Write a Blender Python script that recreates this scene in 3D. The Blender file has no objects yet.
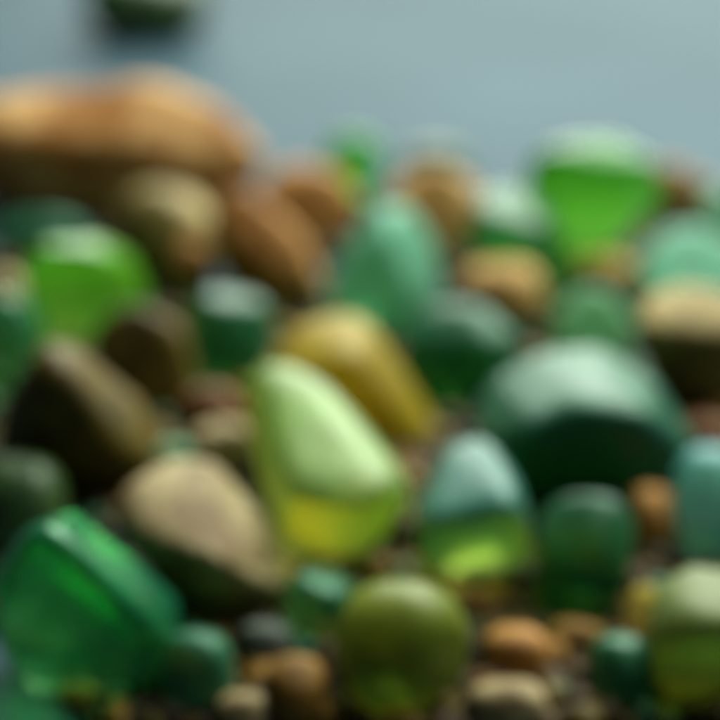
import bpy, bmesh, math, random
import numpy as np
from mathutils import Vector, noise

S = 0.01                        # everything below is in centimetres
PITCH = math.radians(28.0)
FOV = math.radians(28.0)
CAM = np.array([0.0, 0.0, 15.0])
FWD = np.array([0.0, math.cos(PITCH), -math.sin(PITCH)])
UP = np.array([0.0, math.sin(PITCH), math.cos(PITCH)])
RIGHT = np.array([1.0, 0.0, 0.0])
FPX = 360.0 / math.tan(FOV / 2)

scene = bpy.context.scene
col = scene.collection


def ray(x, y):
    return FWD + RIGHT * ((x - 360) / FPX) - UP * ((y - 360) / FPX)


def at_height(x, y, z):
    r = ray(x, y)
    return CAM + r * ((z - CAM[2]) / r[2])


def at_plane(x, y, Y):
    r = ray(x, y)
    return CAM + r * (Y / r[1])


def lin(c):
    return tuple(((v / 255) / 12.92 if v / 255 <= 0.04045 else ((v / 255 + 0.055) / 1.055) ** 2.4) for v in c) + (1.0,)


# ---------------------------------------------------------------- materials
def new_mat(name):
    m = bpy.data.materials.new(name)
    m.use_nodes = True
    nt = m.node_tree
    nt.nodes.clear()
    return m, nt, nt.nodes.new('ShaderNodeOutputMaterial')


def N(nt, kind, **kw):
    n = nt.nodes.new(kind)
    for k, v in kw.items():
        if k in n.inputs:
            n.inputs[k].default_value = v
        else:
            setattr(n, k, v)
    return n


def bump(nt, scale, strength, dist, detail=4):
    tc = N(nt, 'ShaderNodeTexCoord')
    no = N(nt, 'ShaderNodeTexNoise', Scale=scale, Detail=detail)
    nt.links.new(tc.outputs['Object'], no.inputs['Vector'])
    b = N(nt, 'ShaderNodeBump', Strength=strength, Distance=dist)
    nt.links.new(no.outputs['Fac'], b.inputs['Height'])
    return b


def glass(name, trans, density, scatter, rough=0.3, surf=0.2):
    """frosted, tumbled glass: rough refracting skin with a thin chalky bloom, coloured by what the body absorbs"""
    m, nt, out = new_mat(name)
    L = nt.links
    b = bump(nt, 260, 0.35, 0.0006)
    g = N(nt, 'ShaderNodeBsdfPrincipled', Roughness=rough, IOR=1.5)
    g.inputs['Base Color'].default_value = (1, 1, 1, 1)
    g.inputs['Transmission Weight'].default_value = 1.0
    g.inputs['Specular Tint'].default_value = tuple(0.24 + 0.65 * v for v in scatter[:3]) + (1,)
    tc = N(nt, 'ShaderNodeTexCoord')
    no = N(nt, 'ShaderNodeTexNoise', Scale=90, Detail=5)
    L.new(tc.outputs['Object'], no.inputs['Vector'])
    mr = N(nt, 'ShaderNodeMapRange')
    mr.inputs['From Min'].default_value = 0.35
    mr.inputs['From Max'].default_value = 0.65
    mr.inputs['To Min'].default_value = surf * 0.7
    mr.inputs['To Max'].default_value = surf * 1.3
    L.new(no.outputs['Fac'], mr.inputs['Value'])
    d = N(nt, 'ShaderNodeBsdfDiffuse')
    d.inputs['Color'].default_value = scatter
    t = N(nt, 'ShaderNodeBsdfTranslucent')
    t.inputs['Color'].default_value = scatter
    md = N(nt, 'ShaderNodeMixShader')
    md.inputs[0].default_value = 0.3
    L.new(d.outputs[0], md.inputs[1])
    L.new(t.outputs[0], md.inputs[2])
    mx = N(nt, 'ShaderNodeMixShader')
    L.new(mr.outputs[0], mx.inputs[0])
    L.new(g.outputs[0], mx.inputs[1])
    L.new(md.outputs[0], mx.inputs[2])
    for n_ in (g, d):
        L.new(b.outputs[0], n_.inputs['Normal'])
    L.new(mx.outputs[0], out.inputs['Surface'])
    va = N(nt, 'ShaderNodeVolumeAbsorption')
    va.inputs['Color'].default_value = trans
    va.inputs['Density'].default_value = density / S
    L.new(va.outputs[0], out.inputs['Volume'])
    return m


def rock(name, c1, c2, c3, rough=0.6, scale=70, sheen=0.15):
    m, nt, out = new_mat(name)
    L = nt.links
    tc = N(nt, 'ShaderNodeTexCoord')
    n1 = N(nt, 'ShaderNodeTexNoise', Scale=scale, Detail=6, Roughness=0.6)
    n2 = N(nt, 'ShaderNodeTexNoise', Scale=scale * 7, Detail=4, Roughness=0.7)
    L.new(tc.outputs['Object'], n1.inputs['Vector'])
    L.new(tc.outputs['Object'], n2.inputs['Vector'])
    r1 = N(nt, 'ShaderNodeValToRGB')
    r1.color_ramp.elements[0].position = 0.42
    r1.color_ramp.elements[0].color = c1
    r1.color_ramp.elements[1].position = 0.57
    r1.color_ramp.elements[1].color = c2
    L.new(n1.outputs['Fac'], r1.inputs[0])
    mr = N(nt, 'ShaderNodeMapRange')
    mr.inputs['From Min'].default_value = 0.55
    mr.inputs['From Max'].default_value = 0.68
    L.new(n2.outputs['Fac'], mr.inputs['Value'])
    mc = N(nt, 'ShaderNodeMix', data_type='RGBA')
    L.new(mr.outputs[0], mc.inputs[0])
    L.new(r1.outputs[0], mc.inputs[6])
    mc.inputs[7].default_value = c3
    b = bump(nt, 400, 0.5, 0.0006, 6)
    p = N(nt, 'ShaderNodeBsdfPrincipled', Roughness=rough)
    p.inputs['Specular IOR Level'].default_value = sheen
    L.new(mc.outputs[2], p.inputs['Base Color'])
    L.new(b.outputs[0], p.inputs['Normal'])
    L.new(p.outputs[0], out.inputs['Surface'])
    return m


W_ = (0.75, 0.85, 0.8, 1)
M = {
    # glass: transmitted colour, absorption per cm, bloom colour
    'lime':    glass('lime_glass', (0.90, 0.97, 0.01, 1), 0.6, (0.44, 0.76, 0.20, 1), 0.30, 0.24),
    'emerald': glass('emerald_glass', (0.01, 0.82, 0.08, 1), 0.75, (0.03, 0.50, 0.22, 1), 0.26, 0.15),
    'grass':   glass('grass_green_glass', (0.48, 0.88, 0.01, 1), 1.3, (0.10, 0.62, 0.03, 1), 0.28, 0.07),
    'bright':  glass('bright_lime_green_glass', (0.62, 0.95, 0.01, 1), 0.7, (0.20, 0.74, 0.02, 1), 0.28, 0.18),
    'jade':    glass('olive_jade_glass', (0.74, 0.82, 0.20, 1), 2.2, (0.24, 0.32, 0.10, 1), 0.38, 0.45),
    'vivid':   glass('vivid_green_glass', (0.20, 0.82, 0.03, 1), 3.0, (0.12, 0.65, 0.10, 1), 0.36, 0.15),
    'deep':    glass('deep_green_glass', (0.04, 0.62, 0.06, 1), 1.5, (0.10, 0.50, 0.18, 1), 0.32, 0.10),
    'bottle':  glass('bottle_green_glass', (0.02, 0.42, 0.04, 1), 3.0, (0.07, 0.40, 0.20, 1), 0.36, 0.24),
    'upright': glass('dark_green_glass', (0.02, 0.62, 0.06, 1), 1.7, (0.03, 0.34, 0.14, 1), 0.30, 0.16),
    'teal':    glass('teal_glass', (0.18, 0.78, 0.42, 1), 0.9, (0.26, 0.66, 0.46, 1), 0.38, 0.40),
    'aqua':    glass('aqua_glass', (0.74, 0.92, 0.02, 1), 0.9, (0.08, 0.44, 0.34, 1), 0.36, 0.22),
    'blue':    glass('blue_teal_glass', (0.08, 0.70, 0.52, 1), 1.0, (0.16, 0.54, 0.52, 1), 0.34, 0.32),
    'pale':    glass('pale_green_glass', (0.28, 0.80, 0.30, 1), 0.9, (0.28, 0.66, 0.36, 1), 0.38, 0.38),
    'olive':   glass('olive_glass', (0.62, 0.72, 0.01, 1), 1.6, (0.26, 0.34, 0.04, 1), 0.35, 0.40),
    'amber':   glass('amber_glass', (0.88, 0.76, 0.01, 1), 1.8, (0.58, 0.46, 0.01, 1), 0.50, 0.32),
    # stones
    'tan':     rock('tan_stone', lin((136, 104, 50)), lin((182, 148, 88)), lin((108, 76, 34)), 0.6),
    'orange':  rock('orange_stone', lin((122, 80, 30)), lin((176, 132, 72)), lin((86, 50, 14)), 0.6, 50),
    'bigtan':  rock('big_tan_stone', lin((128, 84, 30)), lin((184, 146, 90)), lin((92, 54, 16)), 0.6, 40),
    'brown':   rock('brown_stone', lin((84, 60, 16)), lin((132, 98, 38)), lin((54, 38, 8)), 0.55),
    'umber':   rock('dark_olive_stone', lin((58, 50, 14)), lin((92, 78, 28)), lin((40, 34, 10)), 0.5),
    'drab':    rock('drab_olive_stone', lin((96, 86, 40)), lin((144, 128, 76)), lin((96, 66, 22)), 0.6),
    'beige':   rock('beige_stone', lin((102, 86, 54)), lin((156, 144, 104)), lin((80, 60, 36)), 0.6, 50),
    'cream':   rock('cream_green_stone', lin((90, 98, 42)), lin((134, 142, 82)), lin((82, 72, 24)), 0.5),
    'moss':    rock('olive_green_stone', lin((70, 84, 20)), lin((112, 122, 44)), lin((50, 64, 14)), 0.42, 60, 0.5),
    'darkgreen': rock('dark_green_stone', lin((26, 54, 20)), lin((58, 88, 38)), lin((18, 36, 14)), 0.45, 60, 0.5),
    'grey':    rock('grey_stone', lin((56, 64, 58)), lin((88, 96, 86)), lin((44, 48, 42)), 0.5),
    'grit':    rock('dark_grit', lin((40, 32, 18)), lin((66, 52, 28)), lin((28, 24, 14)), 0.6),
    'red':     rock('reddish_brown_stone', lin((84, 54, 32)), lin((124, 90, 58)), lin((60, 38, 22)), 0.55),
}


# ---------------------------------------------------------------- shapes
def ico(sub):
    bm = bmesh.new()
    bmesh.ops.create_icosphere(bm, subdivisions=sub, radius=1)
    v = np.array([x.co[:] for x in bm.verts])
    f = [[x.index for x in fc.verts] for fc in bm.faces]
    bm.free()
    return v, f


ICO = {4: ico(4), 5: ico(5), 2: ico(2)}
ADJ = {}


def smooth_once(V, sub):
    if sub not in ADJ:
        F = np.array(ICO[sub][1])
        a = np.concatenate([F[:, 0], F[:, 1], F[:, 2]])
        b = np.concatenate([F[:, 1], F[:, 2], F[:, 0]])
        ADJ[sub] = (a, b, np.bincount(a, minlength=len(V)))
    a, b, cnt = ADJ[sub]
    return np.stack([np.bincount(a, V[b, i], minlength=len(V)) / cnt for i in range(3)], axis=1)


def waves(d, rng, amp, freqs=((1.6, 1.0), (3.1, 0.5), (6.5, 0.22), (13, 0.10))):
    """smooth random relief over a sphere of directions"""
    out = np.zeros(len(d))
    for fr, a in freqs:
        for _ in range(4):
            k = rng.normal(size=3)
            k = k / np.linalg.norm(k) * fr * rng.uniform(0.8, 1.25)
            out += a * 0.5 * np.sin(d @ k + rng.uniform(0, 6.28))
    return out * amp


def hull_planes(P):
    bm = bmesh.new()
    for p in P:
        bm.verts.new(p)
    r = bmesh.ops.convex_hull(bm, input=bm.verts[:])
    bm.normal_update()
    c = P.mean(axis=0)
    planes = []
    for f in bm.faces:
        n = np.array(f.normal[:])
        ln = np.linalg.norm(n)
        if f.calc_area() < 1e-5 or ln < 0.5:
            continue
        h = float(n @ (np.array(f.verts[0].co[:]) - c))
        if h < 0:
            n, h = -n, -h
        if h < 1e-4:
            continue
        for q in planes:
            if q[0] @ n > 0.995:
                break
        else:
            planes.append((n, h))
    bm.free()
    return c, planes


ROOTS = []


def link_mesh(name, verts, faces, mat, label, cat, group=None):
    """verts in cm; the object's origin is put at the base of the thing"""
    o3 = np.array([verts[:, 0].mean(), verts[:, 1].mean(), verts[:, 2].min()])
    me = bpy.data.meshes.new(name)
    me.from_pydata(((verts - o3) * S).tolist(), [], faces)
    me.materials.append(mat)
    me.polygons.foreach_set('use_smooth', [True] * len(me.polygons))
    me.update()
    o = bpy.data.objects.new(name, me)
    col.objects.link(o)
    o.location = o3 * S
    o['label'] = label
    o['category'] = cat
    if group:
        o['group'] = group
    ROOTS.append(o)
    return o


def chunk(name, mat, label, cat, base, pts, thick=1.6, soft=6, amp=0.02, seed=0, back=0.82, lift=0.0, sub=5, group=None, dy=0.0):
    """an angular piece. pts = (x, y, dY): where its corners are sighted, dY cm behind its front foot"""
    xs = [q[0] for q in pts]
    Y0 = at_height(sum(xs) / len(xs), base, lift)[1] + dy
    ym = max(q[1] for q in pts)
    foot = [q[2] for q in pts if q[1] > ym - 10]
    Y0 -= sum(foot) / len(foot)
    P = [at_plane(x, y, Y0 + d) for x, y, d in pts]
    P = np.array(P)
    c0 = P.mean(axis=0)
    B = (P - c0) * back + c0
    B = CAM + (B - CAM) * (1 + thick / c0[1])
    A = np.vstack([P, B])
    A[:, 2] = np.maximum(A[:, 2], 0.02)
    c, planes = hull_planes(A)
    ext = A.max(axis=0) - A.min(axis=0)
    D, F = ICO[sub]
    d = D * ext
    d = d / np.linalg.norm(d, axis=1)[:, None]
    q = np.zeros(len(d))
    for n, h in planes:
        q = np.maximum(q, d @ n / h)
    V = d / q[:, None]
    for _ in range(soft):
        V = V + 0.7 * (smooth_once(V, sub) - V)
    rng = np.random.default_rng(seed + 17)
    V = c + V * (1 + waves(d, rng, amp))[:, None] * 1.015
    V[:, 2] = np.maximum(V[:, 2], 0.01)
    return link_mesh(name, V, F, M[mat], label, cat, group)


def oval(name, mat, label, cat, cx, cy, rx, ry, tilt=0, thick=1.0, p=2.6, amp=0.05, seed=0, lift=0.0, sub=4, group=None, sink=0.92):
    """a rounded piece: half-sizes rx, ry as sighted, tilt in degrees, thick = half-depth as a share of its half-width"""
    t = math.radians(tilt)
    vext = math.sqrt((rx * math.sin(t)) ** 2 + (ry * math.cos(t)) ** 2)
    zc = 1.0
    for _ in range(8):
        C = at_height(cx, cy, zc)
        sc = float((C - CAM) @ FWD) / FPX
        zc = lift + vext * sc * sink
    a, b = rx * sc, ry * sc
    th = thick * min(a, b) if thick > 0 else a
    u = RIGHT * math.cos(t) - UP * math.sin(t)
    w = RIGHT * math.sin(t) + UP * math.cos(t)
    D, F = ICO[sub]
    rng = np.random.default_rng(seed + 5)
    # a tumbled block: superquadric with a few random flats
    q = (np.abs(D) ** p).sum(axis=1) ** (-1.0 / p)
    V = D * q[:, None]
    for _ in range(5):
        n = rng.normal(size=3)
        n /= np.linalg.norm(n)
        h = rng.uniform(0.82, 0.97)
        over = np.maximum(0, V @ n - h)
        V = V - np.outer(over * 0.75, n)
    V = V * (1 + waves(D, rng, amp))[:, None]
    Wd = C + np.outer(V[:, 0] * a, u) + np.outer(V[:, 1] * th, FWD) + np.outer(V[:, 2] * b, w)
    Wd[:, 2] = np.maximum(Wd[:, 2], 0.01)
    return link_mesh(name, Wd, F, M[mat], label, cat, group)


SG, PB, RK = 'glass_pebble', 'pebble', 'rock'
G1 = 'tumbled pieces of green sea glass'
G2 = 'beach pebbles among the glass'
k = [0]


def C_(name, mat, label, base, pts, **kw):
    k[0] += 1
    cat = {'glass_pebble': 'sea glass', 'pebble': 'pebble', 'rock': 'rock'}[name]
    kw.setdefault('group', G1 if name == SG else G2)
    return chunk(name, mat, label, cat, base, pts, seed=k[0], **kw)


def O_(name, mat, label, cx, cy, rx, ry, **kw):
    k[0] += 1
    cat = {'glass_pebble': 'sea glass', 'pebble': 'pebble', 'rock': 'rock'}[name]
    kw.setdefault('group', G1 if name == SG else G2)
    return oval(name, mat, label, cat, cx, cy, rx, ry, seed=kw.pop('seed', k[0]), **kw)


# ---------------------------------------------------------------- the pile (nearest pieces first)
# central lime piece: flat pale top leaning back, narrow lime front foot
C_(SG, 'lime', 'bright lime wedge of sea glass standing in the centre with a pale flat face', 574,
   [(302, 568, 1.2), (362, 572, 1.2), (416, 500, 0.7), (414, 478, 1.1), (330, 384, 3.0), (292, 362, 3.4), (256, 360, 3.6), (240, 388, 3.4), (262, 480, 1.7), (278, 540, 1.3), (268, 384, 2.75), (290, 492, 0.15), (352, 512, -0.1), (398, 486, 0.25)],
   thick=1.6, soft=6, amp=0.012, dy=0.2)
C_(SG, 'emerald', 'large emerald green squarish sea glass block at the lower left corner', 704,
   [(50, 528, 0.0), (150, 622, 0), (140, 694, 0.6), (34, 694, 0.6), (-2, 600, 0.2), (74, 508, 1.5), (182, 600, 1.5), (22, 526, 0.6), (-12, 580, 0.5), (176, 662, 0.8), (0, 650, .4)],
   thick=1.3, soft=3, amp=0.015)
C_(SG, 'bottle', 'largest dark bottle green sea glass slab with pale frosted top', 515,
   [(520, 508, 0.7), (640, 504, 0.7), (700, 450, 1.2), (652, 378, 2.4), (600, 344, 2.8), (546, 348, 2.6), (500, 374, 2.3), (472, 408, 1.8), (482, 448, 0.35), (590, 402, 0.0), (650, 418, 0.2), (520, 436, -.1)],
   thick=1.4, soft=5, amp=0.045)
C_(PB, 'amber', 'amber yellow translucent stone leaning behind the central lime glass', 500,
   [(310, 490, 0.9), (430, 490, 0.9), (446, 458, 0.7), (374, 325, 1.6), (350, 310, 1.9), (298, 322, 1.8), (262, 368, 1.0), (290, 378, 0.1), (352, 356, 0), (425, 462, 0)],
   thick=1.2, soft=3, amp=0.02, dy=2.2)
C_(SG, 'aqua', 'sea glass with aqua upper face and glowing lime foot right of centre', 596,
   [(430, 592, 1.1), (500, 592, 1.1), (538, 548, 0.5), (516, 474, 1.5), (486, 434, 2.2), (444, 444, 2.0), (412, 510, 0.8), (416, 564, 0.6), (424, 528, -.1), (520, 508, -.2)],
   thick=1.35, soft=6, amp=0.02, dy=0.3)
O_(SG, 'upright', 'rounded upright dark green glass pebble below the large dark slab', 586, 558, 47, 62, thick=0.9, p=2.8)
O_(PB, 'olive', 'smooth round olive green pebble at the bottom centre', 400, 646, 66, 66, thick=0.95, p=2.3, amp=0.03)
C_(PB, 'beige', 'pinkish beige stone between the emerald block and lime wedge', 622,
   [(200, 612, .9), (262, 616, .9), (292, 580, 0.8), (272, 532, 1.3), (212, 462, 2.0), (162, 462, 1.9), (122, 496, 1.2), (130, 550, 0.5), (168, 540, .2), (215, 560, 0), (268, 588, .3)],
   thick=1.2, soft=3, amp=0.06, dy=0.35)
C_(RK, 'umber', 'biggest dark olive brown stone with a pointed top at the left', 515,
   [(35, 508, .9), (115, 510, .9), (160, 470, 1.1), (148, 408, 1.6), (80, 342, 1.4), (42, 338, .7), (8, 395, .5), (-8, 470, .4), (55, 356, .1), (128, 450, 0), (20, 470, 0)],
   thick=1.6, soft=5, amp=0.03, dy=0.6)
O_(PB, 'darkgreen', 'dark green stone with pale top cut by the left edge', 18, 508, 46, 52, thick=0.9, amp=0.04)
C_(PB, 'jade', 'pale greenish cream stone at the lower right corner', 716,
   [(665, 706, 0.3), (735, 712, 0.3), (765, 640, 0.2), (740, 572, 1.3), (690, 562, 1.5), (655, 588, 1.2), (646, 645, 0.4), (690, 622, 0), (745, 625, 0)],
   thick=1.5, soft=7, amp=0.03)
O_(SG, 'blue', 'blue teal sea glass cut by the right edge', 712, 503, 40, 60, thick=0.8, p=3)
C_(RK, 'umber', 'dark olive brown stone behind the biggest pointed stone', 425,
   [(105, 420, 0), (200, 425, 0), (204, 385, 0.2), (185, 320, 0.8), (130, 298, 1.1), (95, 320, 0.9), (90, 370, 0.4)],
   thick=1.3, soft=10, amp=0.03, dy=0.15)
O_(SG, 'upright', 'small dark green rounded glass with pale teal shoulder left of the amber stone', 229, 338, 44, 48, lift=0.1, thick=0.9, p=2.8)
C_(SG, 'bright', 'bright grass green glass chunk with pale right facet at the left', 350,
   [(48, 348, 1.3), (82, 348, 1.3), (150, 304, 1.4), (132, 256, 1.6), (98, 236, 1.2), (42, 240, 0.7), (20, 272, 0.5), (40, 250, 0), (98, 254, 0), (106, 296, 0.4)],
   thick=1.3, soft=2, amp=0.02)
O_(SG, 'emerald', 'emerald glass piece cut by the left edge above the biggest dark stone', 4, 348, 40, 52, thick=0.8, p=2.8)
O_(SG, 'bottle', 'dull dark green flat glass behind the bright green chunk', 40, 238, 48, 24, thick=0.9)
C_(SG, 'teal', 'tall pale teal glass shard standing behind the amber stone', 345,
   [(335, 340, 0), (405, 348, 0), (442, 296, 0.9), (435, 240, 1.6), (408, 203, 1.7), (378, 205, 1.5), (340, 255, 1.0), (320, 312, 0.4), (385, 235, 0.6), (408, 290, 0.1)],
   thick=1.1, soft=2, amp=0.015)
C_(SG, 'upright', 'dark green glass with one white frosted flat top right of the amber stone', 440,
   [(415, 430, 0), (480, 438, 0), (525, 385, 0.3), (520, 335, 0.8), (480, 300, 1.4), (430, 300, 1.4), (400, 335, 0.8), (400, 390, 0.2), (490, 345, 0.3), (415, 345, .4)],
   thick=1.2, soft=10, amp=0.025, dy=1.15)
C_(SG, 'pale', 'pale green frosted glass standing behind the largest dark slab', 385,
   [(550, 375, 0), (630, 375, 0), (634, 320, 0.4), (610, 290, 0.8), (585, 283, 0.9), (555, 310, 0.5)],
   thick=0.8, soft=8, amp=0.02, dy=0.3)
C_(RK, 'drab', 'dark brown stone with beige top at the right edge', 415,
   [(660, 405, 0.8), (740, 415, 0.8), (760, 340, 0.3), (735, 292, 1.3), (680, 285, 1.5), (640, 296, 1.2), (632, 340, 0.4), (650, 330, .0), (720,335,0)],
   thick=1.4, soft=10, amp=0.035)
C_(SG, 'teal', 'flat teal green glass lying at the right edge above the brown stone', 318,
   [(640, 300, 0), (740, 310, 0), (750, 250, 1.2), (700, 224, 1.6), (665, 226, 1.6), (635, 262, 0.8)],
   thick=1.0, soft=8, amp=0.02)
C_(SG, 'grass', 'large bright green glass chunk at the back right with white top', 266,
   [(568, 262, 1.2), (598, 263, 1.2), (640, 222, 0.8), (666, 196, 0.8), (656, 158, 0.9), (618, 137, 1.0), (560, 141, 0.9), (530, 158, 0.8), (526, 195, 0.7), (550, 152, 0.2), (600, 172, 0), (648, 162, 0.3), (560, 200, 0.1), (620, 200, 0.1)],
   thick=1.6, soft=2, amp=0.03)
C_(SG, 'deep', 'emerald glass with white flat top behind the centre, left of the large chunk', 302,
   [(490, 292, 0.8), (545, 297, 0.8), (570, 250, 0.5), (552, 210, 1.1), (515, 184, 1.5), (483, 190, 1.3), (466, 222, 0.6), (475, 260, .5), (545, 232, .1), (480, 214, .1)],
   thick=1.1, soft=3, amp=0.02)
O_(PB, 'brown', 'small dark brown stone right of the large bright green chunk', 668, 193, 24, 30, thick=0.9)
O_(PB, 'beige', 'small pale beige pebble at the far right of the back row', 696, 192, 20, 18)
O_(SG, 'emerald', 'small dark green glass cut by the right edge, back row', 722, 216, 22, 26)
O_(PB, 'tan', 'tan pebble between the bright green chunk and the flat teal glass', 606, 274, 34, 20, thick=1.0)
O_(PB, 'tan', 'tan pebble right of the centre, in front of the white topped emerald glass', 500, 292, 42, 32, thick=1.0, lift=0.2)
C_(PB, 'tan', 'tan stone with dark hollow behind the teal shard', 262,
   [(400, 255, 0), (465, 260, 0), (492, 215, 0.3), (475, 175, 0.9), (440, 162, 1.1), (400, 172, 1.0), (388, 200, 0.5)],
   thick=1.2, soft=12, amp=0.05)
O_(SG, 'darkgreen', 'small dull dark green glass at the very back of the pile', 432, 166, 32, 24)
O_(SG, 'vivid', 'small vivid green glass standing in the back row', 354, 168, 28, 34, thick=0.8, lift=0.2)
C_(PB, 'orange', 'tan stone with dark brown front in the middle of the back row', 250,
   [(275, 245, 0), (340, 250, 0), (362, 210, 0.3), (345, 172, 0.8), (300, 160, 1.1), (268, 172, 0.8), (260, 205, 0.3)],
   thick=1.2, soft=12, amp=0.04)
C_(RK, 'orange', 'long orange brown stone sloping down in front of the big rock', 312,
   [(240, 305, 0.6), (300, 316, 0.5), (328, 285, 0.3), (305, 232, 0.7), (245, 178, 1.3), (216, 186, 1.4), (202, 235, 0.9), (225, 240, .2), (285, 275, 0)],
   thick=1.2, soft=12, amp=0.03)
O_(PB, 'drab', 'rounded olive cream pebble in front of the big brown rock', 166, 232, 48, 48, thick=0.9, amp=0.04)
C_(RK, 'bigtan', 'biggest tan brown rock lying along the back left', 225,
   [(60, 224, .2), (190, 220, .2), (262, 190, .6), (272, 152, 0.6), (224, 108, 1.4), (155, 84, 2.0), (98, 100, 1.8), (40, 84, 2.0), (-40, 100, 1.8), (-50, 180, .9), (110, 140, 0.3), (20,136,0.4), (210, 156, 0.2)],
   thick=2.2, soft=5, amp=0.07)
O_(PB, 'darkgreen', 'lone dark mossy green stone on the bare grey surface far behind', 147, 2, 66, 38, thick=1.1, group=G2)
O_(PB, 'orange', 'narrow upright orange brown pebble wedged between the rounded olive cream pebble and the long stone', 192, 270, 20, 30, thick=0.9)
# small ones in the gaps
O_(SG, 'emerald', 'small emerald glass between the lime wedge and round olive pebble', 315, 602, 34, 34, lift=0.25, thick=0.9)
O_(PB, 'grey', 'small dark grey pebble left of the small emerald glass, bottom centre', 266, 646, 28, 24)
O_(SG, 'bottle', 'small green glass with pale teal top right of the emerald block', 198, 672, 36, 42, thick=0.9)
O_(PB, 'beige', 'small pale beige pebble cut by the bottom edge, left of centre', 244, 712, 30, 22)
O_(PB, 'brown', 'brown pebble at the bottom edge left of the round olive pebble', 296, 690, 34, 34)
O_(PB, 'orange', 'small orange brown stone at the bottom, right of the round olive pebble', 515, 655, 34, 30)
O_(PB, 'beige', 'beige grey pebble cut by the bottom edge under the orange stone', 508, 706, 42, 26)
O_(SG, 'bottle', 'small dark green glass with pale top left of the cream stone', 622, 672, 34, 38)
O_(PB, 'orange', 'tall tan brown pebble between the upright dark green glass and right edge', 652, 522, 27, 34, thick=0.9)
O_(SG, 'amber', 'small amber piece leaning on the cream stone', 642, 618, 20, 34, thick=0.9)
O_(PB, 'red', 'reddish brown pebble under the dark brown stone at the right edge', 704, 440, 30, 24)
O_(PB, 'beige', 'small grey beige pebble between the beige stone and the lime wedge', 222, 446, 34, 26)
O_(SG, 'pale', 'small pale green glass tucked above the pinkish beige stone', 174, 460, 24, 20)
O_(PB, 'red', 'small reddish brown pebble below the small dark green rounded glass', 212, 410, 32, 26)
O_(PB, 'beige', 'small beige pebble cut by the left edge beside the bright green chunk', 2, 296, 20, 26)
O_(PB, 'orange', 'tiny orange pebble at the left edge beside the emerald block', 2, 606, 16, 20)
O_(PB, 'brown', 'small brown pebble half hidden below the upright dark green glass', 575, 640, 30, 22)
O_(PB, 'red', 'brown pebble in the shadow below the aqua and lime glass', 460, 606, 30, 20)

# ---------------------------------------------------------------- grit under the pile: too much to count
rng = np.random.default_rng(3)
D2, F2 = ICO[2]
D2 = D2.copy()
allv, allf, mats = [], [], []
gm = [M['brown'], M['umber'], M['red'], M['grit'], M['darkgreen'], M['bottle']]
nv = 0
for i in range(3600):
    y = rng.uniform(195, 735)
    x = rng.uniform(-60, 780)
    if x < 110 + 30 * math.sin(y / 40) and (y > 590 or y < 250):
        continue
    P = at_height(x, y, 0)
    r = rng.uniform(0.10, 0.30)
    sx, sy, sz = r * rng.uniform(0.7, 1.4), r * rng.uniform(0.7, 1.3), r * rng.uniform(0.5, 0.9)
    a = rng.uniform(0, 6.28)
    v = D2 * (1 + waves(D2, rng, 0.12, ((1.6, 1), (3.5, .6))))[:, None] * np.array([sx, sy, sz])
    v = np.stack([v[:, 0] * math.cos(a) - v[:, 1] * math.sin(a), v[:, 0] * math.sin(a) + v[:, 1] * math.cos(a), v[:, 2]], axis=1)
    v += np.array([P[0], P[1], sz * 0.8 + rng.uniform(0, 0.15)])
    allv.append(v)
    allf += [[j + nv for j in f] for f in F2]
    mats += [int(rng.choice(6, p=[.10, .20, .05, .50, .08, .07]))] * len(F2)
    nv += len(v)
V = np.vstack(allv)
me = bpy.data.meshes.new('grit')
me.from_pydata((V * S).tolist(), [], allf)
for m in gm:
    me.materials.append(m)
me.polygons.foreach_set('material_index', mats)
me.polygons.foreach_set('use_smooth', [True] * len(me.polygons))
o = bpy.data.objects.new('grit', me)
col.objects.link(o)
o['kind'] = 'stuff'
o['label'] = 'coarse brown and olive grit lying between the stones and glass'
o['category'] = 'grit'

# ---------------------------------------------------------------- the surface
m, nt, out = new_mat('grey_blue_board')
p_ = N(nt, 'ShaderNodeBsdfPrincipled', Roughness=0.6)
p_.inputs['Specular IOR Level'].default_value = 0.05
tc = N(nt, 'ShaderNodeTexCoord')
n1 = N(nt, 'ShaderNodeTexNoise', Scale=9, Detail=5)
nt.links.new(tc.outputs['Object'], n1.inputs['Vector'])
rp = N(nt, 'ShaderNodeValToRGB')
rp.color_ramp.elements[0].position = 0.3
rp.color_ramp.elements[0].color = lin((50, 70, 77))
rp.color_ramp.elements[1].position = 0.7
rp.color_ramp.elements[1].color = lin((58, 79, 86))
nt.links.new(n1.outputs['Fac'], rp.inputs[0])
nt.links.new(rp.outputs[0], p_.inputs['Base Color'])
nt.links.new(bump(nt, 300, 0.2, 0.0004).outputs[0], p_.inputs['Normal'])
nt.links.new(p_.outputs[0], out.inputs['Surface'])
bm = bmesh.new()
bmesh.ops.create_grid(bm, x_segments=8, y_segments=8, size=1.5)
me = bpy.data.meshes.new('ground')
bm.to_mesh(me)
bm.free()
me.materials.append(m)
g = bpy.data.objects.new('ground', me)
col.objects.link(g)
g.location = (0, 0.9, 0)
g['kind'] = 'structure'
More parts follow.
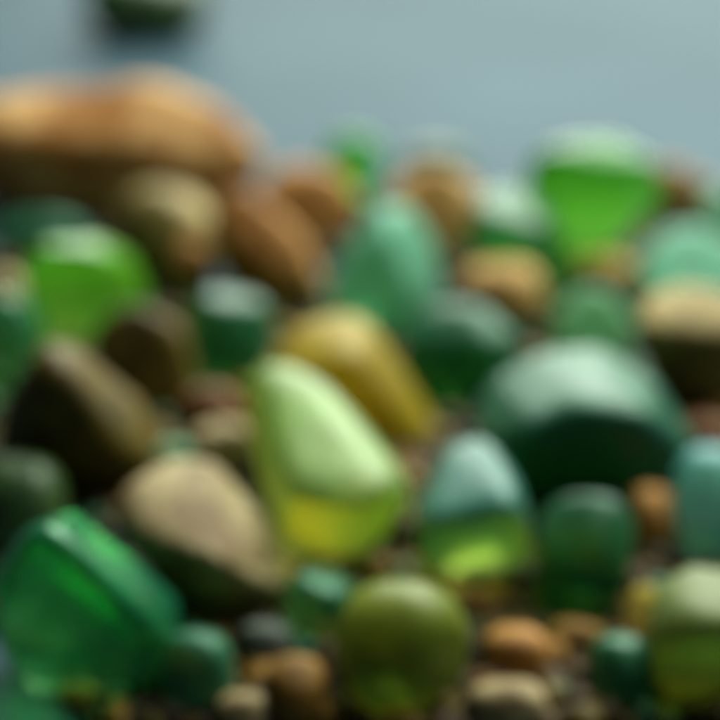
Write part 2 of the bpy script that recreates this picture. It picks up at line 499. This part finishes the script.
g['label'] = 'smooth grey blue surface under the glass and stones'

# ---------------------------------------------------------------- light
w = bpy.data.worlds.new('World')
scene.world = w
w.use_nodes = True
w.node_tree.nodes['Background'].inputs[0].default_value = (0.80, 0.86, 0.74, 1)
w.node_tree.nodes['Background'].inputs[1].default_value = 0.045


def area(name, loc, aim, size, power, color):
    ld = bpy.data.lights.new(name, 'AREA')
    ld.shape = 'RECTANGLE'
    ld.size, ld.size_y = size[0] * S, size[1] * S
    ld.energy = power
    ld.color = color
    ld.spread = math.radians(130)
    lo = bpy.data.objects.new(name, ld)
    col.objects.link(lo)
    lo.location = Vector(loc) * S
    lo.rotation_euler = (Vector(aim) - Vector(loc)).to_track_quat('-Z', 'Y').to_euler()
    return lo


area('overhead_light', (22, 48, 48), (4, 32, 0), (50, 34), 4.2, (0.97, 1.0, 0.94))
area('added_backlight', (24, 116, 54), (4, 30, 0), (130, 84), 18.0, (0.97, 1.0, 0.92))  # unseen lamp added behind the pile so light glows through the glass

# ---------------------------------------------------------------- camera
cd = bpy.data.cameras.new('camera')
cam = bpy.data.objects.new('camera', cd)
col.objects.link(cam)
cam.location = Vector(CAM) * S
cam.rotation_euler = (math.pi / 2 - PITCH, 0, 0)
cd.sensor_width = 36
cd.angle = FOV
cd.clip_start = 0.005
cd.clip_end = 20
cd.dof.use_dof = True
cd.dof.focus_distance = 0.155
cd.dof.aperture_fstop = 8.6
cd.dof.aperture_blades = 0
scene.camera = cam

scene.render.engine = 'CYCLES'
cy = scene.cycles
cy.pixel_filter_type = 'BLACKMAN_HARRIS'
cy.filter_width = 5.0
cy.use_denoising = True
cy.max_bounces = 16
cy.transmission_bounces = 14
cy.diffuse_bounces = 4
cy.glossy_bounces = 6
cy.caustics_refractive = True
cy.caustics_reflective = True
cy.blur_glossy = 0.3
cy.sample_clamp_indirect = 6
cy.use_adaptive_sampling = False
vs = scene.view_settings
vs.view_transform = 'Standard'
vs.look = 'None'
vs.exposure = 0
vs.gamma = 1
